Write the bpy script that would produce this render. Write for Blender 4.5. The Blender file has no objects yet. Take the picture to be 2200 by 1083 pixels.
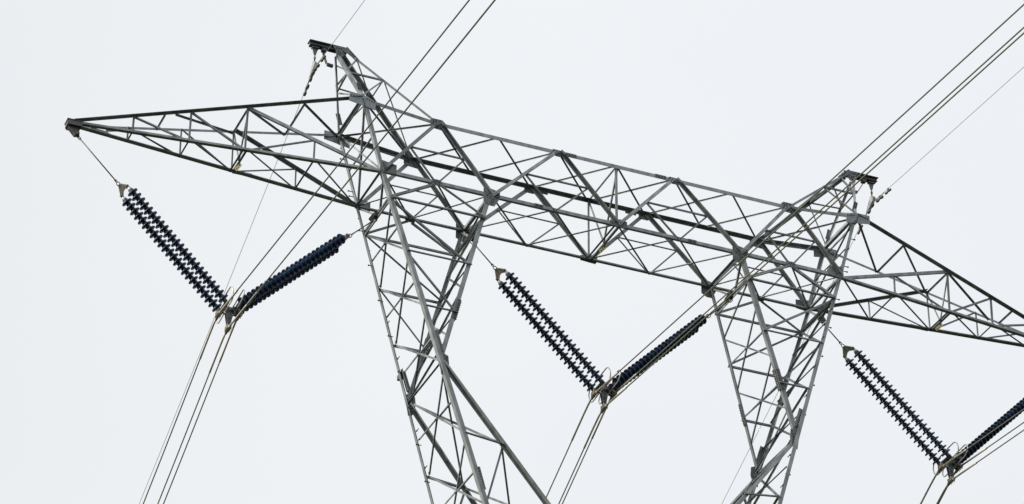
import bpy, bmesh, math, random
from mathutils import Vector as V, Matrix
random.seed(7)
S = bpy.context.scene
COL = S.collection
PI = math.pi

# ------------------------------------------------------------------ camera
cam = bpy.data.cameras.new("camera"); cam_o = bpy.data.objects.new("camera", cam); COL.objects.link(cam_o)
cam.sensor_width = 36.0; cam.sensor_fit = 'HORIZONTAL'; cam.lens = 36.0*6811.17/2200.0
cam.clip_start = 0.5; cam.clip_end = 6000
YAW, PITCH, ROLL = math.radians(22.3054), math.radians(31.7547), math.radians(0.5362)
fw = V((math.sin(YAW)*math.cos(PITCH), math.cos(YAW)*math.cos(PITCH), math.sin(PITCH)))
rt = V((math.cos(YAW), -math.sin(YAW), 0)); up = rt.cross(fw)
rt, up = rt*math.cos(ROLL)+up*math.sin(ROLL), -rt*math.sin(ROLL)+up*math.cos(ROLL)
m = Matrix.Identity(4)
for i in range(3):
    m[i][0] = rt[i]; m[i][1] = up[i]; m[i][2] = -fw[i]
m.translation = V((-21.8612, -48.5624, -33.1671))
cam_o.matrix_world = m
S.camera = cam_o

# ------------------------------------------------------------------ world, sun, exposure
SUN_AZ_VEC = V((-1.0, -0.04, 0)).normalized(); SUN_EL = math.radians(22)
sun_dir = V((SUN_AZ_VEC.x*math.cos(SUN_EL), SUN_AZ_VEC.y*math.cos(SUN_EL), math.sin(SUN_EL)))
W = bpy.data.worlds.new("World"); S.world = W; W.use_nodes = True
nt = W.node_tree; nt.nodes.clear()
out = nt.nodes.new('ShaderNodeOutputWorld')
sky = nt.nodes.new('ShaderNodeTexSky'); sky.sky_type = 'NISHITA'; sky.sun_disc = False
sky.sun_elevation = SUN_EL; sky.sun_rotation = math.atan2(SUN_AZ_VEC.x, SUN_AZ_VEC.y); sky.dust_density = 3
b1 = nt.nodes.new('ShaderNodeBackground'); b1.inputs[1].default_value = 0.1
nt.links.new(sky.outputs[0], b1.inputs[0])
tc = nt.nodes.new('ShaderNodeTexCoord')
mp = nt.nodes.new('ShaderNodeMapping'); mp.inputs['Scale'].default_value = (1, 1, 1.6)
nz = nt.nodes.new('ShaderNodeTexNoise'); nz.inputs['Scale'].default_value = 2.6; nz.inputs['Detail'].default_value = 3; nz.inputs['Roughness'].default_value = 0.45
nt.links.new(tc.outputs['Generated'], mp.inputs[0]); nt.links.new(mp.outputs[0], nz.inputs['Vector'])
cr = nt.nodes.new('ShaderNodeValToRGB')
cr.color_ramp.elements[0].position = 0.32; cr.color_ramp.elements[0].color = (0.945, 0.953, 0.968, 1)
cr.color_ramp.elements[1].position = 0.66; cr.color_ramp.elements[1].color = (1.0, 1.0, 1.0, 1)
nt.links.new(nz.outputs['Fac'], cr.inputs[0])
# overcast luminance: dim at the horizon, brightest overhead
sx = nt.nodes.new('ShaderNodeSeparateXYZ'); nt.links.new(tc.outputs['Generated'], sx.inputs[0])
lum = nt.nodes.new('ShaderNodeValToRGB'); nt.links.new(sx.outputs['Z'], lum.inputs[0])
el = lum.color_ramp.elements
def cc(v): return (v*1.04, v*1.066, v*1.093, 1)
el[0].position = 0.0; el[0].color = cc(.30); el[1].position = 1.0; el[1].color = cc(1.60)
for p_, v_ in ((.20, .48), (.40, .865), (.62, .885), (.80, 1.30)):
    e_ = el.new(p_); e_.color = cc(v_)
mulc = nt.nodes.new('ShaderNodeMix'); mulc.data_type = 'RGBA'; mulc.blend_type = 'MULTIPLY'; mulc.inputs[0].default_value = 1
xr = nt.nodes.new('ShaderNodeMapRange'); xr.inputs['From Min'].default_value = .12; xr.inputs['From Max'].default_value = .32
xr.inputs['To Min'].default_value = .955; xr.inputs['To Max'].default_value = 1.0; xr.interpolation_type = 'SMOOTHSTEP'; nt.links.new(sx.outputs['X'], xr.inputs['Value'])
vm = nt.nodes.new('ShaderNodeVectorMath'); vm.operation = 'SCALE'; nt.links.new(lum.outputs[0], vm.inputs[0]); nt.links.new(xr.outputs[0], vm.inputs['Scale'])
nt.links.new(vm.outputs[0], mulc.inputs[6]); nt.links.new(cr.outputs[0], mulc.inputs[7])
b2 = nt.nodes.new('ShaderNodeBackground'); b2.inputs[1].default_value = 1.0
nt.links.new(mulc.outputs[2], b2.inputs[0])
mx = nt.nodes.new('ShaderNodeMixShader'); mx.inputs[0].default_value = 0.96      # an overcast layer over the sky
nt.links.new(b1.outputs[0], mx.inputs[1]); nt.links.new(b2.outputs[0], mx.inputs[2]); nt.links.new(mx.outputs[0], out.inputs[0])

sun = bpy.data.lights.new("sun", 'SUN'); sun.energy = 5.0; sun.angle = math.radians(10); sun.color = (1.0, 0.93, 0.80)
sun_o = bpy.data.objects.new("sun", sun); COL.objects.link(sun_o)
sun_o.rotation_euler = sun_dir.to_track_quat('Z', 'Y').to_euler()
S.view_settings.view_transform = 'Standard'; S.view_settings.look = 'None'
S.view_settings.exposure = 0; S.view_settings.gamma = 1; S.view_settings.use_curve_mapping = False

# ------------------------------------------------------------------ materials
def mat(name, c0, c1, rough=.5, metal=0.0, scale=6.0, detail=4, rand=0.0, streak=None, spec=.5, bump=0.0, grime=0.0):
    M = bpy.data.materials.new(name); M.use_nodes = True; t = M.node_tree; p = t.nodes['Principled BSDF']
    tcn = t.nodes.new('ShaderNodeTexCoord'); n = t.nodes.new('ShaderNodeTexNoise')
    n.inputs['Scale'].default_value = scale; n.inputs['Detail'].default_value = detail
    mpn = t.nodes.new('ShaderNodeMapping')
    if streak: mpn.inputs['Scale'].default_value = streak
    t.links.new(tcn.outputs['Object'], mpn.inputs[0]); t.links.new(mpn.outputs[0], n.inputs['Vector'])
    r = t.nodes.new('ShaderNodeValToRGB'); r.color_ramp.elements[0].color = (*c0, 1); r.color_ramp.elements[1].color = (*c1, 1)
    r.color_ramp.elements[0].position = .32; r.color_ramp.elements[1].position = .68
    t.links.new(n.outputs['Fac'], r.inputs[0]); col = r.outputs[0]
    if rand:
        oi = t.nodes.new('ShaderNodeObjectInfo'); mr = t.nodes.new('ShaderNodeMapRange')
        mr.inputs['To Min'].default_value = 1-rand; mr.inputs['To Max'].default_value = 1+rand
        t.links.new(oi.outputs['Random'], mr.inputs['Value'])
        hs = t.nodes.new('ShaderNodeHueSaturation'); t.links.new(mr.outputs[0], hs.inputs['Value']); t.links.new(col, hs.inputs['Color']); col = hs.outputs[0]
    if grime:
        n2 = t.nodes.new('ShaderNodeTexNoise'); n2.inputs['Scale'].default_value = 2.3; n2.inputs['Detail'].default_value = 8; n2.inputs['Roughness'].default_value = .65
        t.links.new(tcn.outputs['Object'], n2.inputs['Vector'])
        g = t.nodes.new('ShaderNodeMapRange'); g.inputs['From Min'].default_value = .52; g.inputs['From Max'].default_value = .72; g.inputs['To Max'].default_value = grime
        t.links.new(n2.outputs['Fac'], g.inputs['Value'])
        mg = t.nodes.new('ShaderNodeMix'); mg.data_type = 'RGBA'; t.links.new(g.outputs[0], mg.inputs[0]); t.links.new(col, mg.inputs[6]); mg.inputs[7].default_value = (.13, .105, .075, 1); col = mg.outputs[2]
    t.links.new(col, p.inputs['Base Color'])
    rr = t.nodes.new('ShaderNodeMapRange'); rr.inputs['To Min'].default_value = max(.03, rough-.1); rr.inputs['To Max'].default_value = min(1, rough+.1)
    t.links.new(n.outputs['Fac'], rr.inputs['Value']); t.links.new(rr.outputs[0], p.inputs['Roughness'])
    p.inputs['Metallic'].default_value = metal; p.inputs['Specular IOR Level'].default_value = spec
    if bump:
        bp = t.nodes.new('ShaderNodeBump'); bp.inputs['Strength'].default_value = bump; bp.inputs['Distance'].default_value = .01
        t.links.new(n.outputs['Fac'], bp.inputs['Height']); t.links.new(bp.outputs[0], p.inputs['Normal'])
    return M
STEEL = mat('galvanised_steel', (.145, .172, .185), (.325, .352, .36), .5, .2, 7.0, 6, .24, (1, 1, .5), grime=.35)
LACING = mat('dull_galvanised_steel', (.10, .122, .13), (.255, .28, .288), .5, .2, 7.0, 6, .28, (1, 1, .5), grime=.35)
PLATE = mat('galvanised_plate', (.10, .11, .118), (.19, .20, .205), .55, .2, 9.0, 6, .15)
PLATE_L = mat('bright_zinc_plate', (.20, .235, .265), (.30, .33, .35), .55, .2, 8.0, 6, .1)
BOLT = mat('dark_bolt', (.02, .02, .02), (.05, .05, .045), .5, .3, 30)
BEAMS = mat('weathered_beam', (.065, .068, .07), (.12, .123, .125), .55, .3, 9, 5, .1)
GLAZE = mat('blue_black_glaze', (.004, .016, .052), (.007, .034, .095), .27, 0, 5, 2, .15, None, .3)
CAP = mat('insulator_cap', (.045, .045, .055), (.10, .095, .095), .5, .5, 20)
ENDCAP = mat('zinc_end_fitting', (.30, .32, .34), (.42, .43, .44), .45, .4, 20)
IRON = mat('forged_iron', (.09, .085, .08), (.17, .16, .14), .5, .4, 20)
YELLOWED = mat('yellowed_fitting', (.125, .127, .11), (.23, .23, .20), .5, .1, 14)
CLAMPM = mat('cast_clamp', (.20, .175, .14), (.46, .43, .375), .5, .2, 28)
ALU = mat('weathered_aluminium', (.095, .10, .07), (.165, .17, .12), .5, .3, 12, 4, .1)
ROD = mat('armour_rod', (.34, .32, .26), (.46, .43, .36), .45, .2, 20)
RING = mat('corona_ring_tube', (.40, .41, .40), (.52, .53, .51), .4, .3, 10)
SHIELD = mat('shield_wire_strand', (.20, .21, .22), (.30, .31, .32), .5, .3, 10)
TAG = mat('cream_number_plate', (.42, .38, .24), (.56, .52, .36), .5, 0, 20)
TAGINK = mat('plate_ink', (.02, .02, .018), (.04, .04, .035), .6, 0, 20)
GRASS = mat('grass_ground', (.016, .022, .009), (.045, .045, .022), .95, 0, .12, 8, 0, None, .1)

# ------------------------------------------------------------------ mesh helpers
class MB:
    def __init__(s): s.v = []; s.f = []; s.mi = []; s.sm = []
    def add(s, vs, fs, mi=0, smooth=False):
        o = len(s.v); s.v += [V(p) for p in vs]
        s.f += [tuple(o+i for i in f) for f in fs]; s.mi += [mi]*len(fs); s.sm += [smooth]*len(fs)
    def prism(s, sec, p0, p1, u, w, mi=0):
        n = len(sec)
        vs = [p0+u*a+w*b for a, b in sec]+[p1+u*a+w*b for a, b in sec]
        s.add(vs, [tuple(range(n)), tuple(range(2*n-1, n-1, -1))]+[(i, (i+1) % n, n+(i+1) % n, n+i) for i in range(n)], mi)
    def box(s, c, ax, ay, az, mi=0):
        c = V(c); ax = V(ax); ay = V(ay); az = V(az)
        vs = [c+ax*i+ay*j+az*k for i in (-1, 1) for j in (-1, 1) for k in (-1, 1)]
        s.add(vs, [(0, 1, 3, 2), (4, 6, 7, 5), (0, 4, 5, 1), (2, 3, 7, 6), (0, 2, 6, 4), (1, 5, 7, 3)], mi)
    def tube(s, pts, r, seg=8, mi=0, closed=False, rads=None):
        pts = [V(p) for p in pts]; n = len(pts); vs = []; ref = None
        for i, p in enumerate(pts):
            a = pts[(i-1) % n] if (closed or i > 0) else p
            b = pts[(i+1) % n] if (closed or i < n-1) else p
            d = (b-a).normalized()
            if ref is None:
                ref = d.cross(V((0, 0, 1)))
                if ref.length < 1e-3: ref = d.cross(V((1, 0, 0)))
            ref = (ref-d*ref.dot(d)).normalized(); w = d.cross(ref); rr = rads[i] if rads else r
            vs += [p+ref*math.cos(2*PI*k/seg)*rr+w*math.sin(2*PI*k/seg)*rr for k in range(seg)]
        fs = []
        for i in range(n if closed else n-1):
            j = (i+1) % n
            fs += [(i*seg+k, i*seg+(k+1) % seg, j*seg+(k+1) % seg, j*seg+k) for k in range(seg)]
        s.add(vs, fs, mi, True)
        if not closed:
            o = len(s.v)-len(vs)
            s.f += [tuple(o+k for k in range(seg)), tuple(o+(n-1)*seg+k for k in range(seg))]; s.mi += [mi]*2; s.sm += [False]*2
    def lathe(s, prof, o, d, seg=20, mi=0):
        d = V(d).normalized(); u = d.cross(V((0, 1, 0)))
        if u.length < .1: u = d.cross(V((1, 0, 0)))
        u.normalize(); w = d.cross(u); o = V(o)
        vs = [o+d*h+(u*math.cos(2*PI*k/seg)+w*math.sin(2*PI*k/seg))*r for r, h in prof for k in range(seg)]
        fs = [(i*seg+k, i*seg+(k+1) % seg, (i+1)*seg+(k+1) % seg, (i+1)*seg+k) for i in range(len(prof)-1) for k in range(seg)]
        fs += [tuple(range(seg)), tuple(range((len(prof)-1)*seg, len(prof)*seg))]
        s.add(vs, fs, mi, True)
    def poly(s, pts, n, t, mi=0):                  # flat plate: outline extruded by t along n
        n = V(n).normalized(); a = [V(p) for p in pts]; k = len(a)
        s.add(a+[p+n*t for p in a], [tuple(range(k)), tuple(range(2*k-1, k-1, -1))]+[(i, (i+1) % k, k+(i+1) % k, k+i) for i in range(k)], mi)
    def bolt(s, p, n, r=.013, h=.018, mi=1):
        n = V(n).normalized(); u = n.orthogonal().normalized(); w = n.cross(u); p = V(p)
        vs = [p+n*hh+(u*math.cos(k*PI/3)+w*math.sin(k*PI/3))*r for hh in (-.002, h) for k in range(6)]
        s.add(vs, [tuple(range(6)), tuple(range(11, 5, -1))]+[(k, (k+1) % 6, 6+(k+1) % 6, 6+k) for k in range(6)], mi)
    def build(s, name, mats, parent=None, loc=None):
        me = bpy.data.meshes.new(name); me.from_pydata([tuple(p) for p in s.v], [], s.f)
        for M in (mats if isinstance(mats, (list, tuple)) else [mats]): me.materials.append(M)
        for i, p in enumerate(me.polygons): p.material_index = s.mi[i]; p.use_smooth = s.sm[i]
        bm = bmesh.new(); bm.from_mesh(me); bmesh.ops.recalc_face_normals(bm, faces=bm.faces); bm.to_mesh(me); bm.free()
        o = bpy.data.objects.new(name, me); COL.objects.link(o)
        if loc is not None: o.location = loc
        if parent: o.parent = parent
        return o
def thing(name, label, cat, group=None, loc=(0, 0, 0)):
    o = bpy.data.objects.new(name, None); COL.objects.link(o); o.location = loc; o.empty_display_size = .2
    tag(o, label, cat, group); return o
def tag(o, label, cat, group=None):
    o['label'] = label; o['category'] = cat
    if group: o['group'] = group

# ------------------------------------------------------------------ ground (falls away behind the tower)
def gz(x, y):
    h = -34.9
    if y > 14:
        q = min(y-14, 150.0); h -= .46*q*min(1, q/25)
    return h + .35*math.sin(x*.031+1)*math.sin(y*.027)
gm = MB(); gs = [-2600, -1400, -700, -350, -200, -130]+list(range(-100, 181, 10))+[240, 350, 700, 1400, 2600]; n = len(gs)
gm.add([(x, y, gz(x, y)) for y in gs for x in gs], [(j*n+i, j*n+i+1, (j+1)*n+i+1, (j+1)*n+i) for j in range(n-1) for i in range(n-1)], 0, True)
g = gm.build('ground', GRASS); g['kind'] = 'structure'

# ------------------------------------------------------------------ the tower
T = thing('transmission_tower', 'grey galvanised lattice steel transmission tower with a long crossbeam on two forked legs', 'pylon', loc=(0, 0, -34.9))
T0 = V((0, 0, -34.9))
class TM(MB):                                        # meshes of the tower are written in tower coordinates
    def build(s, name, mats, parent=T):
        s.v = [p-T0 for p in s.v]
        o = MB.build(s, name, mats, None); o.parent = parent; return o
def Lsec(w, t, w2=None):
    w2 = w2 or w
    return [(0, 0), (w, 0), (w, t), (t, t), (t, w2), (0, w2)]
def chord(p0, p1, d1, d2, w, name='chord', t=None, w2=None, parent=T):  # angle with its heel on p0-p1, flanges along d1, d2
    p0 = V(p0); p1 = V(p1); a = (p1-p0).normalized(); d1 = V(d1); d1 = (d1-a*d1.dot(a)).normalized()
    d2 = V(d2); d2 = (d2-a*d2.dot(a)-d1*d2.dot(d1)).normalized()
    b = TM(); b.prism(Lsec(w, t or w*.11, w2), p0, p1, d1, d2); return b.build(name, STEEL, parent)
def brace(name, p0, p1, n, w, off=0.0, outward=True, flip=False, cut0=0.0, cut1=0.0, pref=(0, 0, 1), bolts=1, t=None, w2=None):
    if name != 'diagonal': w = w*.70
    p0 = V(p0); p1 = V(p1); a = (p1-p0).normalized(); n = V(n); n = (n-a*n.dot(a)).normalized()
    d1 = n.cross(a)
    if d1.dot(V(pref)) < 0: d1 = -d1
    if flip: d1 = -d1
    p0 = p0+a*cut0; p1 = p1-a*cut1
    off += random.uniform(-.0015, .0015)
    t = t or max(.007, w*.1)
    h0 = p0-d1*w*.5+n*off; h1 = p1-d1*w*.5+n*off
    d2 = n if outward else -n
    b = TM(); b.prism(Lsec(w, t, w2 or w*.95), h0, h1, d1, d2)
    for q, sgn in ((p0, 1), (p1, -1)):
        for k in range(bolts):
            b.bolt(q+a*sgn*(.045+.05*k)+n*(off+(t if outward else 0)), n, .011, .014)
    return b.build(name, [LACING if name.endswith('lacing') else STEEL, BOLT], T)
def gusset(c, n, u, pts, parent, t=.012, off=.002, bolts=(), name='gusset_plate', material=None):
    c = V(c); n = V(n).normalized(); u = V(u); u = (u-n*u.dot(n)).normalized(); w = n.cross(u)
    if w.z < 0 or (abs(w.z) < 1e-3 and w.y < 0): w = -w
    b = TM(); b.poly([c+n*off+u*a+w*d for a, d in pts], n, t)
    for a, d in bolts: b.bolt(c+u*a+w*d+n*(off+t), n, .0125, .016)
    return b.build(name, [material or PLATE, BOLT], parent)
def lerp(a, b, t): return V(a)+(V(b)-V(a))*t

B, H, ZO = .712, 1.423, 1.586
XBO, XBI, XTI, XTM, XTO, XMB = 4.94, 2.67, 1.26, 3.806, 5.375, 3.806
XTIP, YTIP, ZTIP = 10.83, .085, -.06
KN = (3.651, .849, -3.975)
def bo(s, e): return V((s*XBO, e*B, 0))
def bi(s, e): return V((s*XBI, e*B, 0))
def mb(s, e): return V((s*XMB, e*B, 0))
def mm(s, e): return V((s*XBI/2, e*B, 0))
def ti(s, e): return V((s*XTI, e*B, H))
def mt(s, e): return V((s*(XTI+XTM)/2, e*B, H))
def tm(s, e): return V((s*XTM, e*B, H))
def to(s, e): return V((s*XTO, e*B, ZO))
def tip(s, e, top=False): return V((s*XTIP, e*YTIP, ZTIP+(.03 if top else 0)))
def knee(s, e): return V((s*KN[0], e*KN[1], KN[2]))
def olow(s, e, dz): return V((s*(KN[0]-.29*dz), e*(KN[1]+.06*dz), KN[2]-dz))
def ilow(s, e, dz): return V((s*(KN[0]-.78*dz), e*(KN[1]+.06*dz), KN[2]-dz))
def oleg(s, e, z): return lerp(bo(s, e), knee(s, e), z/KN[2])
def ileg(s, e, z): return lerp(bi(s, e), knee(s, e), z/KN[2])
ZS = (-.547, -1.677, -2.82)

for e in (-1, 1):
    # bridge chords, full width
    tc_ = chord(tm(-1, e), tm(1, e), (0, 0, -1), (0, -e, 0), .082 if e < 0 else .052, w2=.085 if e < 0 else .10)
    bc_ = chord(bo(-1, e), bo(1, e), (0, 0, 1), (0, -e, 0), .07, w2=.065)
    for s in (-1, 1):
        c1 = chord(tm(s, e), to(s, e), (0, 0, -1), (0, -e, 0), .075, w2=.09)
        ct = chord(to(s, e)+V((0, -e*.03*(e < 0), .02)), tip(s, e, True)+V((0, -e*.03*(e < 0), .02)), (0, 0, -1), (0, e, 0), .036 if e < 0 else .05, w2=.08 if e < 0 else .04)
        cb = chord(bo(s, e), tip(s, e), (0, 0, 1), (0, -e, 0), .045 if e < 0 else .085, w2=.085 if e < 0 else .105)
        n = (0, e, 0)
        # Warren side faces of the bridge
        for p, q in ((bo(s, e), tm(s, e)), (tm(s, e), bi(s, e)), (bi(s, e), ti(s, e)), (ti(s, e), V((0, e*B, 0)))):
            dn_ = (q.x-p.x)*(q.z-p.z) < 0                # the ones falling to the right carry their flange on top
            brace('diagonal', p, q, n, .070, off=.017 if (e < 0 or not dn_) else -.010, outward=e < 0 or not dn_, flip=dn_, cut0=.03, cut1=.03, bolts=2)
        def sub(p, apex, q, mid):                    # redundants of one triangle
            a, b = lerp(p, apex, .5), lerp(q, apex, .5)
            brace('bridge_lacing', a, b, n, .045, off=.008, outward=False)
            brace('bridge_lacing', a, mid, n, .045, off=.006, outward=False)
            brace('bridge_lacing', b, mid, n, .045, off=.004, outward=False)
        sub(bo(s, e), tm(s, e), bi(s, e), mb(s, e)); sub(bi(s, e), ti(s, e), V((0, e*B, 0)), mm(s, e))
        # gussets on the side faces
        k = .0045
        gusset(tm(s, e)+V((0, 0, -.03)), n, (1, 0, 0), [(-.15, -.13), (.13, -.15), (.17, -.09), (.17, .0), (.08, .09), (-.12, .09), (-.17, .05), (-.17, -.09)], tc_,
               off=k, bolts=[(-.11, .05), (-.05, .06), (.03, .06), (.1, .02), (-.12, -.04), (-.07, -.06), (-.02, -.09), (.05, -.10), (-.1, 0), (-.05, 0), (.12, -.06)])
        gusset(ti(s, e)+V((0, 0, -.05)), n, (1, 0, 0), [(-.13, -.06), (-.06, -.09), (.06, -.09), (.13, -.06), (.13, .06), (-.13, .06)], tc_, off=k,
               bolts=[(-.1, .03), (-.05, .03), (.03, .03), (.08, .03), (-.08, -.03), (.06, -.04)])
        gusset(bi(s, e)+V((0, 0, -.02)), n, (1, 0, 0), [(-.17, .22), (-.17, -.13), (-.05, -.20), (.06, -.20), (.17, .0), (.17, .15)], bc_, off=k,
               bolts=[(-.1, .02), (-.06, .06), (-.02, -.02), (.0, -.07), (.04, -.05), (-.02, -.12), (.03, -.11), (.0, -.16), (.08, .04), (.12, .07), (.1, .0), (.14, .03)])
        gusset(mb(s, e)+V((0, 0, .02)), n, (1, 0, 0), [(-.09, -.06), (.09, -.06), (.11, .0), (.07, .07), (-.07, .07), (-.11, .0)], bc_, off=k,
               bolts=[(-.06, .02), (.0, .04), (.05, .02), (-.04, -.03), (.05, -.03)])
        gusset(to(s, e)+V((0, 0, -.02)), n, (1, 0, 0), [(s*.28, .07), (s*.28, -.13), (-s*.10, -.19), (-s*.26, -.22), (-s*.26, -.02), (-s*.05, .07)], c1, off=k,
               bolts=[(s*.24, .0), (s*.19, .005), (s*.14, .01), (s*.09, .015), (-s*.08, .0), (-s*.13, -.012), (-s*.18, -.024), (-s*.23, -.036), (s*.0, -.03), (-s*.015, -.08), (-s*.03, -.13), (-s*.04, -.17)], material=PLATE_L)
        gusset(bo(s, e)+V((0, 0, .03)), n, (1, 0, 0), [(-s*.30, -.03), (-s*.30, .17), (s*.02, .22), (s*.04, .0), (-s*.02, -.06)], bc_, off=k,
               bolts=[(-s*.12, .02), (-s*.15, .06), (-s*.18, .10), (-s*.21, .14), (-s*.06, .05), (-s*.05, .1), (-s*.03, .15)])
    gusset(V((0, e*B, .03)), (0, e, 0), (1, 0, 0), [(-.17, .06), (-.17, -.05), (.16, -.07), (.20, .0), (.20, .09), (.05, .12)], bc_, off=.0045, bolts=[(-.12, 0), (-.06, .02), (.05, .04), (.12, .05), (.02, -.02)])
    for x in (-1.68, 1.62):
        gusset((x, e*B, .055), (0, e, 0), (1, 0, 0), [(-.09, -.033), (.09, -.033), (.09, .015), (-.09, .015)], bc_, off=.003, name='splice_plate', bolts=[(-.04, -.01), (.04, -.01)])
    for x in (-1.0, .95, -4.2+.0):
        gusset((x, e*B, H-.05), (0, e, 0), (1, 0, 0), [(-.12, -.035), (.12, -.035), (.12, .052), (-.12, .052)], tc_, off=.003, name='splice_plate', bolts=[(-.09, .01), (-.03, .01), (.03, .01), (.09, .01)]) if abs(x) < XTM else None

# top and bottom faces of the bridge: crossed lacing bars
tops = [-XTM, -(XTI+XTM)/2, -XTI, 0, XTI, (XTI+XTM)/2, XTM]
bots = [-XBO, -XMB, -XBI, -XBI/2, 0, XBI/2, XBI, XMB, XBO]
for z, xs, w in ((H, tops, .042), (0, bots, .05)):
    for a, b in zip(xs[:-1], xs[1:]):
        nn = (0, 0, 1 if z else -1)
        brace('bridge_lacing', (a, -B, z), (b, B, z), nn, w, off=-.016, outward=False, pref=(0, -1, 0), cut0=.04, cut1=.04)
        brace('bridge_lacing', (b, -B, z), (a, B, z), nn, w, off=-.003 if z else -.028, outward=False, pref=(0, -1, 0), cut0=.04, cut1=.04)
# centre diaphragm: posts, double bottom strut with a number plate
for e in (-1, 1):
    brace('post', (0, e*B, H), (0, e*B, 0), (0, e, 0), .06, off=-.02, outward=False, pref=(1, 0, 0))
    brace('bridge_lacing', (0, e*B, H), (0, 0, .03), (1, 0, 0), .062, off=.01, pref=(0, -1, 0), cut0=.05)
brace('bridge_lacing', (0, -B, H), (0, B, H), (1, 0, 0), .04, off=.0, cut0=.02, cut1=.02)
def double_strut(p, q, w, gap, nm='strut'):
    a = (V(q)-V(p)).normalized(); side = a.cross(V((0, 0, 1))).normalized()
    for sg in (-1, 1):
        brace(nm, V(p)+side*sg*gap/2, V(q)+side*sg*gap/2, (0, 0, -1), w, off=.0, outward=False, pref=tuple(side*sg))
def number_plate(c, hw, hh, sx):                     # cream plate hung under a strut, tilted to the ground, three dark figures
    c = V(c); nn = V((-.78, -.25, -.57)).normalized(); uu = V((0, 1, 0)); uu = (uu-nn*uu.dot(nn)).normalized(); ww = nn.cross(uu)
    b = TM(); b.box(c, uu*hh, ww*hw, nn*.004); o_ = b.build('number_plate', [TAG], T)
    for k in (-1, 0, 1):
        cc = c+uu*k*hh*.55+ww*.004*k; o = TM(); o.bolt(cc, nn, .016, .007, 0); o.build('plate_mark', TAGINK, o_)
double_strut((0, -B, .0), (0, B, .0), .06, .10)
number_plate((.05, .10, -.06), .035, .11, 1)

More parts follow.
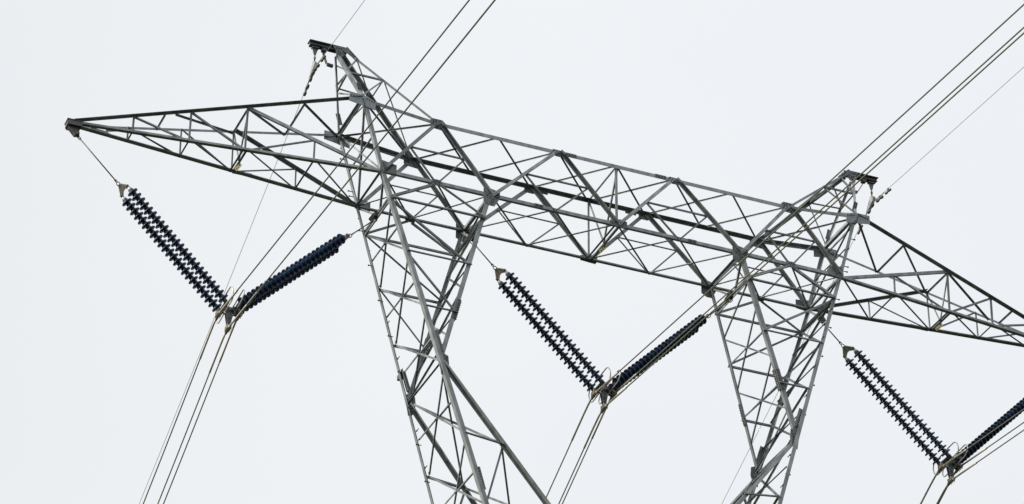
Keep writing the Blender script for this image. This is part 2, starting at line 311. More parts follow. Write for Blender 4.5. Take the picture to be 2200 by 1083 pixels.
# crossarms
XS1 = (9.72, 8.65, 7.58); XS4B, XS4T = 6.25, 6.50
def onch(p, q, x): return lerp(p, q, (x-abs(p.x))/(abs(q.x)-abs(p.x)))
for s in (-1, 1):
    def nb(e, x): return onch(bo(s, e), tip(s, e), x)
    def tp(e, x): return onch(to(s, e), tip(s, e, True), x)
    for e in (-1, 1):
        n = (0, e, 0)
        for x in XS1:
            brace('crossarm_lacing', tp(e, x), nb(e, x), n, .05, off=-.014, outward=False, pref=(1, 0, 0), bolts=1)
        brace('crossarm_lacing', tp(e, XS1[0]), nb(e, XS1[1]), n, .05, off=-.016, outward=False)
        brace('crossarm_lacing', tp(e, XS1[1]), nb(e, XS1[2]), n, .055, off=-.016, outward=False)
        brace('diagonal', tp(e, XS1[2]), bo(s, e), n, .068 if e < 0 else .045, off=-.016, outward=False, bolts=2 if e < 0 else 0, w2=.04 if e < 0 else .095, flip=e > 0)
        md = lerp(tp(e, XS1[2]), bo(s, e), .5); md = lerp(tp(e, XS1[2]), bo(s, e), (XS1[2]-XS4B)/(XS1[2]-XBO))
        brace('crossarm_lacing', md, nb(e, XS4B), n, .045, off=-.03, outward=False, pref=(1, 0, 0))
        brace('crossarm_lacing', md, nb(e, XS1[2]), n, .045, off=-.03, outward=False)
    # bottom face
    A_ = s                                            # the right arm is the left one turned half round
    for i, x in enumerate(XS1[:2]):
        brace('crossarm_lacing', nb(A_, x), nb(-A_, x), (0, 0, -1), .045, off=-.02, outward=False, pref=(-1, 0, 0))
    nxt = [XS1[0], XS1[1], XS1[2], XS4B, XBO]
    for x0, x1 in zip(nxt[:-1], nxt[1:]):
        brace('crossarm_lacing', nb(A_, x0), nb(-A_, x1), (0, 0, -1), .05, off=-.03, outward=False, pref=(0, -1, 0))
    brace('crossarm_lacing', nb(A_, XS4B), nb(-A_, XS4B), (0, 0, -1), .05, off=-.02, outward=False, pref=(-1, 0, 0))
    double_strut(nb(A_, XS1[2]), nb(-A_, XS1[2]), .055, .07)
    yc = nb(1, XS1[2]).y
    zc = nb(1, XS1[2]).z
    number_plate((s*(XS1[2])+.04, .11, zc-.06), .035, .10, s)
    for e in (-1, 1):                                 # diaphragm V down to the strut
        brace('crossarm_lacing', tp(e, XS1[2]), (s*XS1[2], 0, zc+.02), (1, 0, 0), .05, off=.0, pref=(0, -1, 0), cut0=.04)
    # top face
    for a, b in ((9.15, 9.15), (XS1[2], XS1[2])):
        brace('crossarm_lacing', tp(A_, a), tp(-A_, b), (0, 0, 1), .05, off=-.018, outward=False, pref=(-1, 0, 0))
    brace('crossarm_lacing', tp(A_, 8.95), tp(-A_, XS1[2]), (0, 0, 1), .055, off=-.025, outward=False, pref=(0, -1, 0))
    brace('crossarm_lacing', tp(A_, XS1[2]), tp(-A_, XS4T), (0, 0, 1), .05, off=-.03, outward=False, pref=(0, -1, 0))
    brace('crossarm_lacing', tp(A_, XS4T), tp(-A_, XS4T), (0, 0, 1), .05, off=-.018, outward=False, pref=(-1, 0, 0))
    brace('crossarm_lacing', tp(A_, XS4T), to(s, -A_), (0, 0, 1), .055, off=-.03, outward=False, pref=(0, -1, 0))
    # tip: end box with the hanging lug
    b = TM(); c = V((s*10.82, 0, ZTIP-.015))
    b.box(c+V((s*.0, 0, .055)), (.14, 0, 0), (0, .12, 0), (0, 0, .008)); b.box(c+V((s*-.02, 0, -.05)), (.12, 0, 0), (0, .12, 0), (0, 0, .008))
    for e in (-1, 1): b.box(c+V((s*-.02, e*.105, 0)), (.13, 0, 0), (0, .008, 0), (0, 0, .045))
    b.box(c+V((s*.118, 0, 0)), (.008, 0, 0), (0, .095, 0), (0, 0, .046))
    b.poly([c+V((s*.10, -.06, -.055)), c+V((-s*.09, -.06, -.055)), c+V((-s*.13, -.06, -.19)), c+V((-s*.05, -.06, -.22))], (0, 1, 0), .12)
    b.build('end_plate', BEAMS, T)
    for e in (-1, 1):
        if e > 0: gusset(nb(e, 10.25)+V((0, 0, .05)), (0, e, 0), (1, 0, 0), [(-.20, -.03), (.18, -.03), (.18, .04), (.1, .07), (-.2, .09)], T, off=.003,
               bolts=[(-.12, .02), (-.04, .01), (.05, 0), (.12, 0)])
        for x, f in (((9.95, tp), (7.35, nb)) if e > 0 else ()):
            gusset(f(e, x)+V((0, 0, -.05 if f is tp else .05)), (0, e, 0), tp(e, 9)-tp(e, 8) if f is tp else nb(e, 9)-nb(e, 8), [(-.2, -.04), (.2, -.04), (.2, .04), (-.2, .04)], T, off=.003, name='splice_plate',
                   bolts=[(-.17+.055*k, 0) for k in range(7) if k != 3])

# outer and inner end frames, forked arms
for s in (-1, 1):
    for e in (-1, 1):
        n = (0, e, 0)
        ob = olow(s, e, 4.685)
        lu = chord(bo(s, e), to(s, e), (-s, 0, 0), (0, -e, 0), .07, 'leg', w2=.085)
        lo = chord(ob, bo(s, e), (-s, 0, 0), (0, -e, 0), .08 if e < 0 else .06, 'leg', w2=.105 if e < 0 else .09)
        li = chord(knee(s, e)+V((0, 0, .05)), bi(s, e), (s, 0, 0), (0, -e, 0), .09 if e < 0 else .075, 'leg', w2=.075)
        ll = chord(ilow(s, e, 4.67), knee(s, e)+V((0, -e*.005, -.02)), (s, 0, .8), (0, -1 if s < 0 else -e, 0), .075, 'leg', w2=.095)
        z1, z2, z3 = ZS
        # face of the fork
        brace('arm_strut', oleg(s, e, z1), ileg(s, e, z1), n, .085 if e < 0 else .06, off=.012, bolts=2, cut0=.03)
        brace('arm_strut', oleg(s, e, z2), ileg(s, e, z2), n, .06, off=.010, bolts=1)
        brace('arm_strut', oleg(s, e, z3), ileg(s, e, z3), n, .06, off=.010, bolts=1)
        brace('arm_strut', mb(s, e), oleg(s, e, z1), n, .075, off=.020, outward=False, cut0=.05)
        brace('arm_strut', mb(s, e), ileg(s, e, z1), n, .075 if e < 0 else .06, off=.022, cut0=.05)
        brace('arm_lacing', oleg(s, e, z1), ileg(s, e, z2), n, .06, off=-.022, outward=False)
        brace('arm_lacing', oleg(s, e, z2), ileg(s, e, z3), n, .05, off=-.022, outward=False)
        # knee plate and splices
        gusset(knee(s, e)+V((0, 0, -.06)), n, (1, 0, 0), [(s*a_, b_) for a_, b_ in ((-.12, .02), (-.10, .20), (.0, .24), (.08, .22), (.07, .0), (.03, -.22), (-.06, -.20))], lo, off=.004,
               bolts=[(s*a, b) for a, b in ((-.07, .16), (-.06, .10), (-.05, .04), (-.05, -.02), (.03, .18), (.035, .12), (.03, .06), (.03, .0), (-.05, -.08), (-.03, -.14), (.01, -.08), (.0, -.15))])
        d = (oleg(s, e, -3)-oleg(s, e, -2)).normalized()
        for pz, fl, LEG in ((-3.55, oleg, lo), (-2.75, ileg, li)):
            c = fl(s, e, pz)
            dd = (fl(s, e, -3)-fl(s, e, -2)).normalized(); inn = V((-s if fl is oleg else s, 0, 0))
            gusset(c+inn*.05, n, dd, [(-.23, -.042), (.23, -.042), (.23, .042), (-.23, .042)], LEG, off=.004, name='splice_plate',
                   bolts=[(-.2+.057*k, q) for k in range(8) for q in (-.018,)])
            nx = V((s if fl is oleg else -s, 0, 0)); nx = (nx-dd*nx.dot(dd)).normalized()
            gusset(c+V((0, -e*.05, 0)), nx, dd, [(-.23, -.042), (.23, -.042), (.23, .042), (-.23, .042)], LEG, off=.004, name='splice_plate',
                   bolts=[(-.2+.057*k, 0) for k in range(8)])
        c = olow(s, e, 2.35)
        gusset(c+V((-s*.05, 0, 0)), n, olow(s, e, 1)-olow(s, e, 0), [(-.23, -.042), (.23, -.042), (.23, .042), (-.23, .042)], lo, off=.004, name='splice_plate', bolts=[(-.2+.057*k, 0) for k in range(8)])
        dl = (olow(s, e, 1)-olow(s, e, 0)).normalized(); nx = V((s, 0, 0)); nx = (nx-dl*nx.dot(dl)).normalized()
        gusset(c+V((0, -e*.05, 0)), nx, olow(s, e, 1)-olow(s, e, 0), [(-.23, -.042), (.23, -.042), (.23, .042), (-.23, .042)], lo, off=.004, name='splice_plate', bolts=[(-.2+.057*k, 0) for k in range(8)])
        # below the knee
        dzs = (1.438, 2.88); ms = (1.53, 3.02)
        for dz, mz in zip(dzs, ms):
            brace('waist_lacing', olow(s, e, dz), ilow(s, e, mz), n, .06, off=.010)
        brace('waist_lacing', ilow(s, e, ms[0]), olow(s, e, dzs[1]), n, .055, off=-.02, outward=False)
        brace('waist_lacing', ilow(s, e, ms[1]), olow(s, e, 4.685), n, .055, off=-.02, outward=False)
        brace('waist_lacing', olow(s, e, dzs[0]), lerp(ilow(s, e, ms[0]), ilow(s, e, 0), .45), n, .045, off=-.022, outward=False) if False else None
        # step bolts: outer far leg on one side, outer near leg on the other
        if (s, e) in ((-1, 1), (1, -1)):
            for k in range(17):
                z = .2-k*.36
                p = oleg(s, e, z) if z > KN[2] else olow(s, e, KN[2]-z)
                dirv = V((0, e, 0)) if k % 2 else V((s, 0, 0)); q = p+(V((-s*.05, 0, 0)) if k % 2 else V((0, -e*.05, 0)))
                b = TM(); b.tube([q, q+dirv*.10], .009, 6); b.tube([q+dirv*.088, q+dirv*.108], .017, 6); b.build('step_bolt', BOLT, lo)
            for k in range(4):
                p = lerp(bo(s, e), to(s, e), .2+.22*k); dirv = V((0, e, 0)) if k % 2 else V((s, 0, 0)); q = p+(V((-s*.05, 0, 0)) if k % 2 else V((0, -e*.05, 0)))
                b = TM(); b.tube([q, q+dirv*.10], .009, 6); b.tube([q+dirv*.088, q+dirv*.108], .017, 6); b.build('step_bolt', BOLT, lu)
            if s > 0: continue
            b = TM(); p = oleg(s, e, -3.42); b.box(p+V((0, e*.09, 0)), (.045, 0, 0), (0, .08, 0), (0, 0, .05)); b.build('step_bracket', BEAMS, lo)
    # outer face (far and near outer legs)
    NO = (s, 0, 0); NI = (-s, 0, 0)
    brace('end_strut', to(s, -1), to(s, 1), (0, 0, -1), .10, off=.0, outward=False, pref=(s, 0, 0), cut0=.03, cut1=.03)
    brace('end_strut', to(s, -1)+V((0, 0, -.12)), to(s, 1)+V((0, 0, -.12)), NO, .045, off=.0, cut0=.03, cut1=.03)
    brace('end_strut', bo(s, -1), bo(s, 1), (0, 0, -1), .07, off=-.02, outward=False, pref=(s, 0, 0), cut0=.03, cut1=.03)
    brace('end_strut', to(s, -1), bo(s, 1), NO, .06, off=-.02, outward=False, cut0=.06, cut1=.06)
    brace('end_strut', to(s, 1), bo(s, -1), NO, .06, off=-.035, outward=False, cut0=.06, cut1=.06)
    cx = lerp(lerp(to(s, -1), bo(s, 1), .5), lerp(to(s, 1), bo(s, -1), .5), .5)
    for e in (-1, 1): brace('end_strut', cx, lerp(to(s, e), bo(s, e), .5), NO, .045, off=-.02, outward=False)
    # H1 strut that carries the insulators: a pair of angles with hanging lug, V down from the chord nodes
    for fl, NN, topn in ((oleg, NO, bo), (ileg, NI, bi)):
        p, q = fl(s, -1, ZS[0]), fl(s, 1, ZS[0])
        sx = V(NN)
        for sg in (-1, 1):
            brace('hanger_strut', p+V((0, 0, sg*.045)), q+V((0, 0, sg*.045)), NN, .07, off=-.01, outward=False, flip=sg < 0)
        c = lerp(p, q, .5)
        for e in (-1, 1): brace('end_strut', topn(s, e), c+V((0, e*.06, .05)), NN, .06, off=-.03, outward=False, cut0=.08)
        b = TM(); b.poly([c+sx*.06+V((0, -.07, .04)), c+sx*.06+V((0, .07, .04)), c+sx*.06+V((0, .07, -.05)), c+sx*.06+V((0, -.07, -.05))], -sx, .075)
        b.poly([c+V((0, -.035, -.02)), c+sx*.08+V((0, -.035, .02)), c+sx*.15+V((0, -.035, -.10)), c+sx*.09+V((0, -.035, -.15))], (0, 1, 0), .07)
        b.build('hanger_plate', BEAMS, T)
    brace('end_strut', bi(s, -1), bi(s, 1), (0, 0, -1), .09, off=-.02, outward=False, pref=(-s, 0, 0), cut0=.03, cut1=.03)
    # X-braced panels
    lv = [ZS[0], ZS[1], ZS[2], KN[2]]
    pts = {e: [oleg(s, e, z) for z in lv]+[olow(s, e, d) for d in (1.438, 2.88, 4.685)] for e in (-1, 1)}
    for k in range(6):
        a, b2_ = pts[1], pts[-1]
        brace('arm_lacing', a[k], b2_[k+1], NO, .058, off=-.016, outward=False, pref=(0, 0, 1), cut0=.02, cut1=.02)
        brace('arm_lacing', b2_[k], a[k+1], NO, .055, off=-.024, outward=False, pref=(0, -1, 0), cut0=.02, cut1=.02)
        c = lerp(lerp(a[k], b2_[k+1], .5), lerp(b2_[k], a[k+1], .5), .5)
        brace('arm_lacing', c, lerp(b2_[k], b2_[k+1], .5), NO, .042, off=-.02, outward=False)
        brace('arm_lacing', lerp(a[k], a[k+1], .5), c, NO, .05, off=-.012, outward=False, flip=True, cut0=-.045)
    # inner face of the fork: stations half a panel lower
    hv = [ZS[0], -1.11, -2.25, -3.38]
    pt = {e: [ileg(s, e, z) for z in hv] for e in (-1, 1)}
    for k in range(3):
        a, b2_ = pt[1], pt[-1]
        brace('arm_lacing', a[k], b2_[k+1], NI, .05, off=-.016, outward=False, pref=(0, 0, 1)) if k else None
        brace('arm_lacing', b2_[k], a[k+1], NI, .055, off=-.024, outward=False, pref=(0, -1, 0))
        if k:
            c = lerp(lerp(a[k], b2_[k+1], .5), lerp(b2_[k], a[k+1], .5), .5)
            brace('arm_lacing', c, lerp(b2_[k], b2_[k+1], .5), NI, .042, off=-.02, outward=False)
            brace('arm_lacing', lerp(a[k], a[k+1], .5), c, NI, .05, off=-.012, outward=False, flip=True, cut0=-.03)
    brace('arm_lacing', pt[-1][3], knee(s, 1), NI, .05, off=-.02, outward=False, pref=(0, -1, 0))
    brace('end_strut', knee(s, -1), knee(s, 1), NI, .06, off=-.02, outward=False)
    # sloping inner face under the knee
    iq = {e: [ilow(s, e, d) for d in (0, 1.53, 3.02, 4.67)] for e in (-1, 1)}
    for k in range(3):
        brace('waist_lacing', iq[1][k], iq[-1][k+1], NI, .055, off=.0, outward=False)
        brace('waist_lacing', iq[-1][k], iq[1][k+1], NI, .055, off=-.02, outward=False)
    # ---------------- peak
    apo = {e: V((s*5.72, e*.09, 2.90)) for e in (-1, 1)}; api = {e: V((s*5.58, e*.10, 3.08)) for e in (-1, 1)}
    TI = lambda e, f: lerp(tm(s, e), api[e], f)
    TO = lambda e, f: lerp(to(s, e), apo[e], f)
    for e in (-1, 1):
        chord(to(s, e), TO(e, 1.04), (-s, 0, 0), (0, -e, 0), .06 if e < 0 else .045, 'peak_leg', w2=.07 if e < 0 else .055)
        chord(tm(s, e), api[e], (s*.3, 0, -1), (0, -e, 0), .05 if e < 0 else .07, 'peak_leg', w2=.05 if e < 0 else .085)
        brace('peak_lacing', TI(e, .578), TO(e, .62), (0, e, 0), .05, off=-.012, outward=False)
        brace('peak_lacing', TI(e, .863), TO(e, .64), (0, e, 0), .05, off=-.012, outward=False)
        brace('peak_lacing', TI(e, .578), to(s, e)+V((0, -e*.02, .08)), (0, e, 0), .04, off=-.02, outward=False)
    brace('peak_lacing', TI(-1, .578), TI(1, .578), (-s, 0, 1), .04, off=-.01, outward=False)
    brace('peak_lacing', TI(-1, .575), tm(s, 1), (-s, 0, 1), .04, off=-.01, outward=False)
    brace('peak_lacing', TI(-1, .863), TI(1, .575), (-s, 0, 1), .04, off=-.02, outward=False)
    brace('peak_lacing', TO(-1, .62), TO(1, .58), (s, 0, 0), .05, off=-.01, outward=False)
    brace('peak_lacing', TO(-1, .04), TO(1, .56), (s, 0, 0), .045, off=-.01, outward=False)
    brace('peak_lacing', TO(-1, .62), TO(1, .93), (s, 0, 0), .045, off=-.01, outward=False)
    brace('bridge_lacing', tm(s, -1), to(s, 1), (0, 0, 1), .045, off=-.02, outward=False, pref=(0, -1, 0), cut0=.05, cut1=.05)
    brace('bridge_lacing', to(s, -1), tm(s, 1), (0, 0, 1), .045, off=-.03, outward=False, pref=(0, -1, 0), cut0=.05, cut1=.05)
    for e in (-1, 1):
        c = lerp(to(s, e), apo[e], .22); dd = (apo[e]-to(s, e)).normalized()
        gusset(c+V((-s*.045, 0, 0)), (0, e, 0), dd, [(-.13, -.045), (.13, -.045), (.13, .045), (-.13, .045)], T, off=.004, name='splice_plate', bolts=[(-.1+.05*k, q) for k in range(5) for q in (-.025, .02)])
    # shield-wire beam: pair of channels under a cover plate
    b = TM()
    for e in (-1, 1):
        b.prism([(0, 0), (.035, 0), (.035, .008), (.008, .008), (.008, .072), (.035, .072), (.035, .08), (0, .08)], V((s*5.50, e*.03, 3.035)), V((s*6.28, e*.03, 3.035)), V((0, e, 0)), V((0, 0, 1)))
    b.box((s*5.93, 0, 3.122), (.37, 0, 0), (0, .085, 0), (0, 0, .006))
    b.box((s*6.24, 0, 3.075), (.04, 0, 0), (0, .029, 0), (0, 0, .036))
    b.box((s*5.98, 0, 3.0), (.045, 0, 0), (0, .05, 0), (0, 0, .033))
    pb = b.build('peak_beam', BEAMS, T)
    gusset((s*5.64, -.075, 3.02), (0, -1, 0), (1, 0, 0), [(s*a_, b_) for a_, b_ in ((.18, .08), (.12, .0), (.10, -.16), (-.02, -.14), (-.12, -.02), (-.16, .03), (-.06, .10))], pb, off=.0,
           bolts=[(s*a_, b_) for a_, b_ in ((.1, .05), (.05, .05), (.0, .06), (-.05, .03), (-.1, .01), (.06, -.03), (.07, -.09), (.02, -.05), (.03, -.11))])
    dd = (api[-1]-tm(s, -1)).normalized()
    gusset(TI(-1, .93), (0, -1, 0), dd, [(-.20, -.05), (.16, -.07), (.16, .03), (-.20, .03)], pb, off=.012, bolts=[(-.15, 0), (-.09, 0), (-.03, 0), (.03, 0)])
    b = TM()
    b.prism([(-.04, 0), (.04, 0), (.04, .01), (-.04, .01)], V((s*5.98, .03, 2.97)), V((s*5.88, .09, 2.77)), V((0, 1, 0)), V((s, 0, 0)))
    b.prism([(-.03, 0), (.03, 0), (.03, .05), (-.03, .05)], V((s*5.87, .10, 2.78)), V((s*5.74, .12, 2.78)), V((0, 1, 0)), V((0, 0, -1)))
    b.build('knee_bracket', BEAMS, T)
# ---------------- the body under the picture
waist = {(s, e): olow(s, e, 4.685) for s in (-1, 1) for e in (-1, 1)}
foot = {(s, e): V((s*4.6, e*4.2, -34.75)) for s in (-1, 1) for e in (-1, 1)}
for (s, e), p in waist.items():
    chord(foot[(s, e)], p, (-s, 0, 0), (0, -e, 0), .16, 'leg')
lev = [0, .12, .26, .43, .63, 1.0]
for i in range(5):
    for ax in range(4):
        c0, c1, nrm = [((-1, -1), (1, -1), (0, -1, 0)), ((-1, 1), (1, 1), (0, 1, 0)), ((-1, -1), (-1, 1), (-1, 0, 0)), ((1, -1), (1, 1), (1, 0, 0))][ax]
        a0, a1 = lerp(waist[c0], foot[c0], lev[i]), lerp(waist[c0], foot[c0], lev[i+1])
        d0, d1 = lerp(waist[c1], foot[c1], lev[i]), lerp(waist[c1], foot[c1], lev[i+1])
        brace('body_brace', a0, d1, nrm, .08, off=-.02, outward=False); brace('body_brace', d0, a1, nrm, .08, off=-.034, outward=False)
        brace('body_brace', a0, d0, nrm, .08, off=.012)
for k, f in foot.items():
    b = TM(); b.lathe([(.55, -.5), (.55, .25), (.5, .3), (.12, .3)], f+V((0, 0, -.2)), (0, 0, 1), 20); b.build('footing', mat('concrete', (.3, .29, .27), (.4, .39, .37), .9, 0, 5), T)

# ------------------------------------------------------------------ insulator strings
# one disc, shared by every string: shed with a cap of its own; local +Z points up the string
PITCH_D = .1155
dm = MB(); dm.lathe([(.030, .034), (.052, .032), (.080, .025), (.098, .019), (.106, .011), (.109, .002), (.108, -.008), (.103, -.015), (.096, -.014), (.090, -.003), (.080, .001), (.076, -.014), (.069, -.014), (.064, .001), (.055, .001), (.050, -.022), (.030, -.024), (.020, -.004)], (0, 0, 0), (0, 0, 1), 24)
cm = MB(); cm.lathe([(.020, .088), (.040, .084), (.049, .072), (.051, .045), (.056, .034), (.056, .030)], (0, 0, 0), (0, 0, 1), 14); cm.lathe([(.018, -.036), (.018, -.008)], (0, 0, 0), (0, 0, 1), 10)
disc0 = dm.build('disc', GLAZE); cap0 = cm.build('cap', CAP); cap0.parent = disc0
first = [True]
def insulator_string(p, q, label, group):
    p = V(p); q = V(q); up_ = (p-q).normalized()
    r = thing('insulator_string', label, 'insulator', group, p); r.rotation_euler = up_.to_track_quat('Z', 'Y').to_euler()
    Ltot = (p-q).length; nd = 24; gap = (Ltot-.16)/(nd-1)
    for k in range(nd):
        if first[0]: d, c = disc0, cap0; first[0] = False
        else:
            d = disc0.copy(); c = cap0.copy(); COL.objects.link(d); COL.objects.link(c); c.parent = d
        d.parent = r; d.location = (0, 0, -.11-gap*k); d.scale = (1, 1, gap/PITCH_D); d.rotation_euler = (0, 0, k*1.3)
    e_ = MB(); e_.lathe([(.018, .02), (.026, .01), (.034, -.01), (.047, -.04), (.048, -.06), (.048, -.085)], (0, 0, 0), (0, 0, 1), 14); e_.tube([(0, 0, .07), (0, 0, -.01)], .012, 6); e_.build('end_cap', ENDCAP, r)
    e2 = MB(); e2.tube([(0, 0, -Ltot+.06), (0, 0, -Ltot-.05)], .02, 8); e2.box((0, 0, -Ltot-.0), (.028, 0, 0), (0, .022, 0), (0, 0, .03)); e2.build('ball_clevis', IRON, r)
    return r

YS = .185
PH = {'left': -7.57, 'middle': 0.0, 'right': 7.57}
ZY = -3.30
def hanger(A, D, LH, label):
    """rod from the tower, ring and the triangular yoke plate two strings hang from; A = lug, D = unit direction down the V"""
    A = V(A); D = V(D).normalized(); h = thing('insulator_hanger', label, 'hanger', 'hangers at the tops of the insulator strings', A)
    b = MB(); b.tube([V((0, 0, 0))+D*.10, D*(LH-.11)], .0125, 8)
    b.build('rod', IRON, h)
    def ring(c, ax, rr=.042, el=1.5, th=.010):
        ax = V(ax).normalized(); pp = []
        for k in range(18):
            t = 2*PI*k/18; pp.append(c+D*math.cos(t)*rr*el+ax*math.sin(t)*rr)
        r = MB(); r.tube(pp, th, 6, 0, True); r.build('shackle', IRON, h)
    side = D.cross(V((0, 1, 0))).normalized()
    ring(D*.0, side); ring(D*.085, (0, 1, 0), .03); ring(D*(LH-.11), (0, 1, 0), .026, 1.4, .009); ring(D*(LH-.03), side, .036, 1.35, .009)
    y = MB(); c = D*LH
    y.poly([c+V((0, -.035, 0))-side*.008-D*.02, c+V((0, .035, 0))-side*.008-D*.02, c+V((0, YS+.03, 0))-side*.008+D*.13, c+V((0, YS-.02, 0))-side*.008+D*.18, c+V((0, .05, 0))-side*.008+D*.13, c+V((0, -.05, 0))-side*.008+D*.13, c+V((0, -YS+.02, 0))-side*.008+D*.18, c+V((0, -YS-.03, 0))-side*.008+D*.13], side, .02)
    y.build('yoke_plate', YELLOWED, h)
    for e in (-1, 1):
        k = MB(); k.tube([c+V((0, e*YS, 0))+D*.13-side*.03, c+V((0, e*YS, 0))+D*.13+side*.03], .014, 6); k.box(c+V((0, e*YS, 0))+D*.17, side*.02, V((0, .018, 0)), D*.035); k.build('clevis', IRON, h)
    return c+D*.19

def conductor(x, z0, s1, s2, k2, label, phase_label):
    pts = []; 
    ys = [-150, -120, -95, -75, -58, -44, -33, -24, -16, -10, -6, -3, -1.4, -.6, -.25, 0, .25, .6, 1.4, 3, 6, 10, 16, 24, 33, 44, 58, 75, 95, 120]
    def zc(y):
        if y <= 0: return z0-s1*max(0, -y-.08)+.00035*y*y
        return z0-s2*max(0, y-.08)*(1-.38*math.exp(-y/.5))+k2*y*y
    b = MB(); b.tube([(0, y, zc(y)-z0) for y in ys], .0125, 10)
    o = b.build('conductor', ALU, None, (x, 0, z0))
    tag(o, label, 'power line', phase_label)
    yy = [-.98-random.uniform(0, .15), -.9, -.6, -.3, -.12]
    for rng in (yy, [.12, .3, .5, .8, .95+random.uniform(0, .2)]):
        r = MB(); r.tube([(0, y, zc(y)-z0) for y in rng], .019, 10); r.build('armour_rod', ROD, o)
    return zc

WH = {'left': 'the left', 'middle': 'the middle', 'right': 'the right'}
for nm, px in PH.items():
    ends = {}
    for sd in (-1, 1):                                # the two arms of the V
        if nm == 'middle': A = V((sd*2.76, 0, -.64)); 
        elif (nm == 'left') == (sd < 0): A = V((math.copysign(10.74, px), 0, -.26))
        else: A = V((math.copysign(4.80, px), 0, -.65))
        E = V((px+sd*.15, 0, -3.25)); TP = V((px+sd*2.13, 0, -1.29))
        D = (E-TP).normalized(); LH = (TP-A).dot(D)-.19; A = TP-D*(LH+.19)
        where = {('left', -1): 'at the left crossarm tip', ('left', 1): 'at the outer side of the left forked leg', ('middle', -1): 'at the inner side of the left forked leg',
                 ('middle', 1): 'at the inner side of the right forked leg', ('right', -1): 'at the outer side of the right forked leg', ('right', 1): 'at the right crossarm tip'}[(nm, sd)]
        top = hanger(A, D, LH, 'rod, rings and small triangular yoke plate ' + where)
        top = hanger_top = A+top
        for e in (-1, 1):
            insulator_string(top+V((0, e*YS, 0)), E+V((0, e*YS, 0)),
                'dark blue insulator string, %s of the pair on the %s arm of %s V' % ('nearer' if e < 0 else 'farther', 'left' if sd < 0 else 'right', WH[nm]),
                'strings of dark blue insulator discs')
        ends[sd] = (E, D)
    # lower yoke
    y = thing('suspension_yoke', 'steel yoke with two looped rings at the foot of %s insulator V' % WH[nm], 'yoke', 'yokes where the insulator Vs meet', (px, 0, ZY))
    for sd in (-1, 1):
        E, D = ends[sd]; E = E-V((px, 0, ZY)); side = D.cross(V((0, 1, 0))).normalized()
        b = MB(); c = E+D*.055
        b.box(c, V((0, YS+.06, 0)), side*.012, D*.04); b.box(c+D*.05, V((0, .09, 0)), side*.03, D*.05)
        for e in (-1, 1): b.box(c+V((0, e*YS, 0))-D*.03, V((0, .03, 0)), side*.03, D*.04)
        b.build('yoke_beam', BEAMS, y)
    b = MB()
    for yy in (-.035, .025):
        b.poly([V(p) for p in ((-.21, yy, -.08), (-.12, yy, .03), (.12, yy, .03), (.21, yy, -.08), (.20, yy, -.13), (.075, yy, -.10), (.030, yy, -.36), (-.030, yy, -.36), (-.075, yy, -.10), (-.20, yy, -.13))], (0, 1, 0), .012)
    b.bolt((0, -.035, -.31), (0, -1, 0)); b.bolt((0, -.035, -.22), (0, -1, 0)); b.bolt((-.14, -.035, -.07), (0, -1, 0)); b.bolt((.14, -.035, -.07), (0, -1, 0)); b.bolt((0, -.035, -.05), (0, -1, 0))
    b.build('yoke_plate', [PLATE, BOLT], y)
    for sd in (-1, 1):                                # corona rings: racetrack loops lying along the line
        pp = []; yl, zr, nseg = .36, .145, 8
        c = V((sd*.105, -.03, .05))
        for k in range(nseg+1):
            t = -PI/2+PI*k/nseg; pp.append(c+V((sd*.02*math.sin(t), -yl-math.cos(t)*zr, math.sin(t)*zr+.03)))
        for k in range(nseg+1):
            t = PI/2+PI*k/nseg; pp.append(c+V((sd*.02*math.sin(t), yl-math.cos(t)*zr, math.sin(t)*zr-.03)))
        b = MB(); b.tube(pp, .0125, 8, 0, True); b.tube([c+V((0, .0, -zr)), c+V((-sd*.06, .0, -zr-.05))], .012, 6)
        b.build('corona_ring', RING, y)
    sl = {'left': (.104, .455), 'middle': (.0985, .495), 'right': (.093, .505)}[nm]
    for cx_, cz_, lb in ((-.20, -.155, 'upper left'), (.20, {'left': -.0685, 'middle': -.085, 'right': -.08}[nm], 'upper right'), (0, -.41, 'bottom')):
        b = MB()
        b.tube([(cx_, -.14, cz_-.025), (cx_, -.09, cz_-.012), (cx_, -.03, cz_), (cx_, .03, cz_), (cx_, .09, cz_-.02), (cx_, .14, cz_-.05)], .04, 10, 0, False, [.020, .032, .040, .040, .034, .021])
        for yy in (-.06, 0, .06):
            b.box((cx_, yy, cz_+.035), (.045, 0, 0), (0, .014, 0), (0, 0, .018)); 
            b.tube([(cx_-.04, yy, cz_-.045), (cx_-.04, yy, cz_+.05)], .008, 6); b.tube([(cx_+.04, yy, cz_-.045), (cx_+.04, yy, cz_+.05)], .008, 6)
        b.box((cx_, 0, cz_+.06), (.016, 0, 0), (0, .022, 0), (0, 0, .05))
        b.build('line_clamp', CLAMPM, y)
        conductor(px+cx_, ZY+cz_, sl[0], sl[1], .001, 'bare aluminium conductor through the %s clamp of %s insulator V' % (lb, WH[nm]), 'conductors in bundles of three')

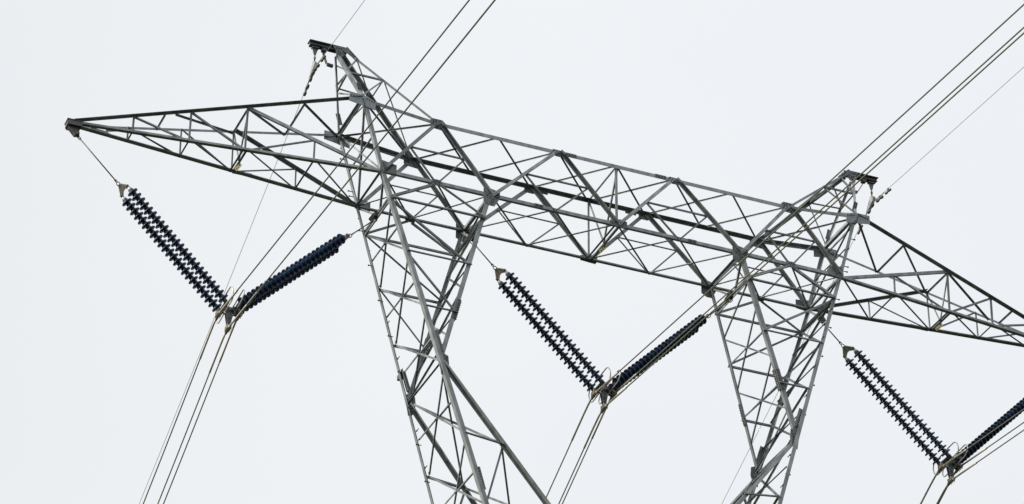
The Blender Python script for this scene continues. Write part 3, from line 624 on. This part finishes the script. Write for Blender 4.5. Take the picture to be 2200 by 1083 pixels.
# ------------------------------------------------------------------ shield wires, their hangers and dampers
for s, wd, far_s, near_s in ((-1, 'left', .435, .10), (1, 'right', .485, .082)):
    x = s*6.16; z0 = 2.52
    h = thing('shield_wire_hanger', 'small hanging clamp under the beam end of the %s tower peak' % wd, 'clamp', 'shield wire hangers', (x, 0, z0))
    b = MB(); b.poly([V((-.06, -.012, .47)), V((.06, -.012, .47)), V((.022, -.012, .32)), V((-.022, -.012, .32))], (0, 1, 0), .024); b.box((0, 0, .475), (.07, 0, 0), (0, .05, 0), (0, 0, .008)); b.build('clevis_plate', PLATE, h)
    b = MB(); b.tube([(0, 0, .34), (0, 0, .27), (0, 0, .26), (0, 0, .22), (0, 0, .21), (0, 0, .14)], .015, 8, 0, False, [.014, .014, .024, .024, .014, .016]); b.build('ball_link', IRON, h)
    b = MB()
    for e in (-.03, .02):
        b.poly([V((e, -.10, .08)), V((e, -.02, .15)), V((e, .04, .15)), V((e, .24, -.12)), V((e, .21, -.14)), V((e, -.02, -.02)), V((e, -.10, .02))], (1, 0, 0), .01)
    b.build('clamp_body', ENDCAP, h)
    def zs(y): return z0-.01-(near_s*-y if y < 0 else far_s*y*(1-.3*math.exp(-y/.4)))+(.0003 if y < 0 else .0009)*y*y
    ys = [-150, -110, -80, -55, -38, -25, -16, -9, -5, -2.5, -1.2, -.5, -.2, 0, .2, .5, 1.2, 2.5, 5, 9, 16, 25, 38, 55, 80, 110]
    b = MB(); b.tube([(0, y, zs(y)-z0) for y in ys], .0055, 8)
    o = b.build('shield_wire', SHIELD, None, (x, 0, z0)); tag(o, 'thin steel shield wire running over the %s tower peak' % wd, 'wire', 'shield wires')
    r = MB(); r.tube([(0, y, zs(y)-z0) for y in (-.5, -.25, 0, .25, .5)], .013, 8); r.build('armour_rod', CLAMPM, o)
    dl = ['nearest the camera', 'just before the clamp', 'just past the clamp', 'farthest down the line']
    for y, lb in zip(((-.55, -.16, .14, .46) if s < 0 else (-.68, -.32, .10, .60)), dl):
        d = thing('vibration_damper', 'dark two-weight damper on the %s shield wire, %s' % (wd, lb), 'damper', 'dampers on the shield wires', (x, y, zs(y)))
        tt = V((0, 1, (zs(y+.02)-zs(y-.02))/.04)).normalized(); big = 1 if abs(y) < .5 else .8
        dn = V((0, 0, -1))-tt*tt.dot(V((0, 0, -1))); dn.normalize()
        c = MB(); c.box(dn*.03, tt*.018, V((.016, 0, 0)), dn*.04); c.tube([dn*.065-tt*.10, dn*.065+tt*.10], .006, 6); c.build('clamp', IRON, d)
        for sg in (-1, 1):
            w = MB(); cc = dn*.065+tt*sg*.085*big
            w.tube([cc-tt*.055, cc-tt*.045, cc-tt*.02, cc+tt*.02, cc+tt*.045, cc+tt*.055], .03, 10, 0, False, [.012, .026*big, .033*big, .033*big, .026*big, .010]); w.build('weight', BEAMS, d)
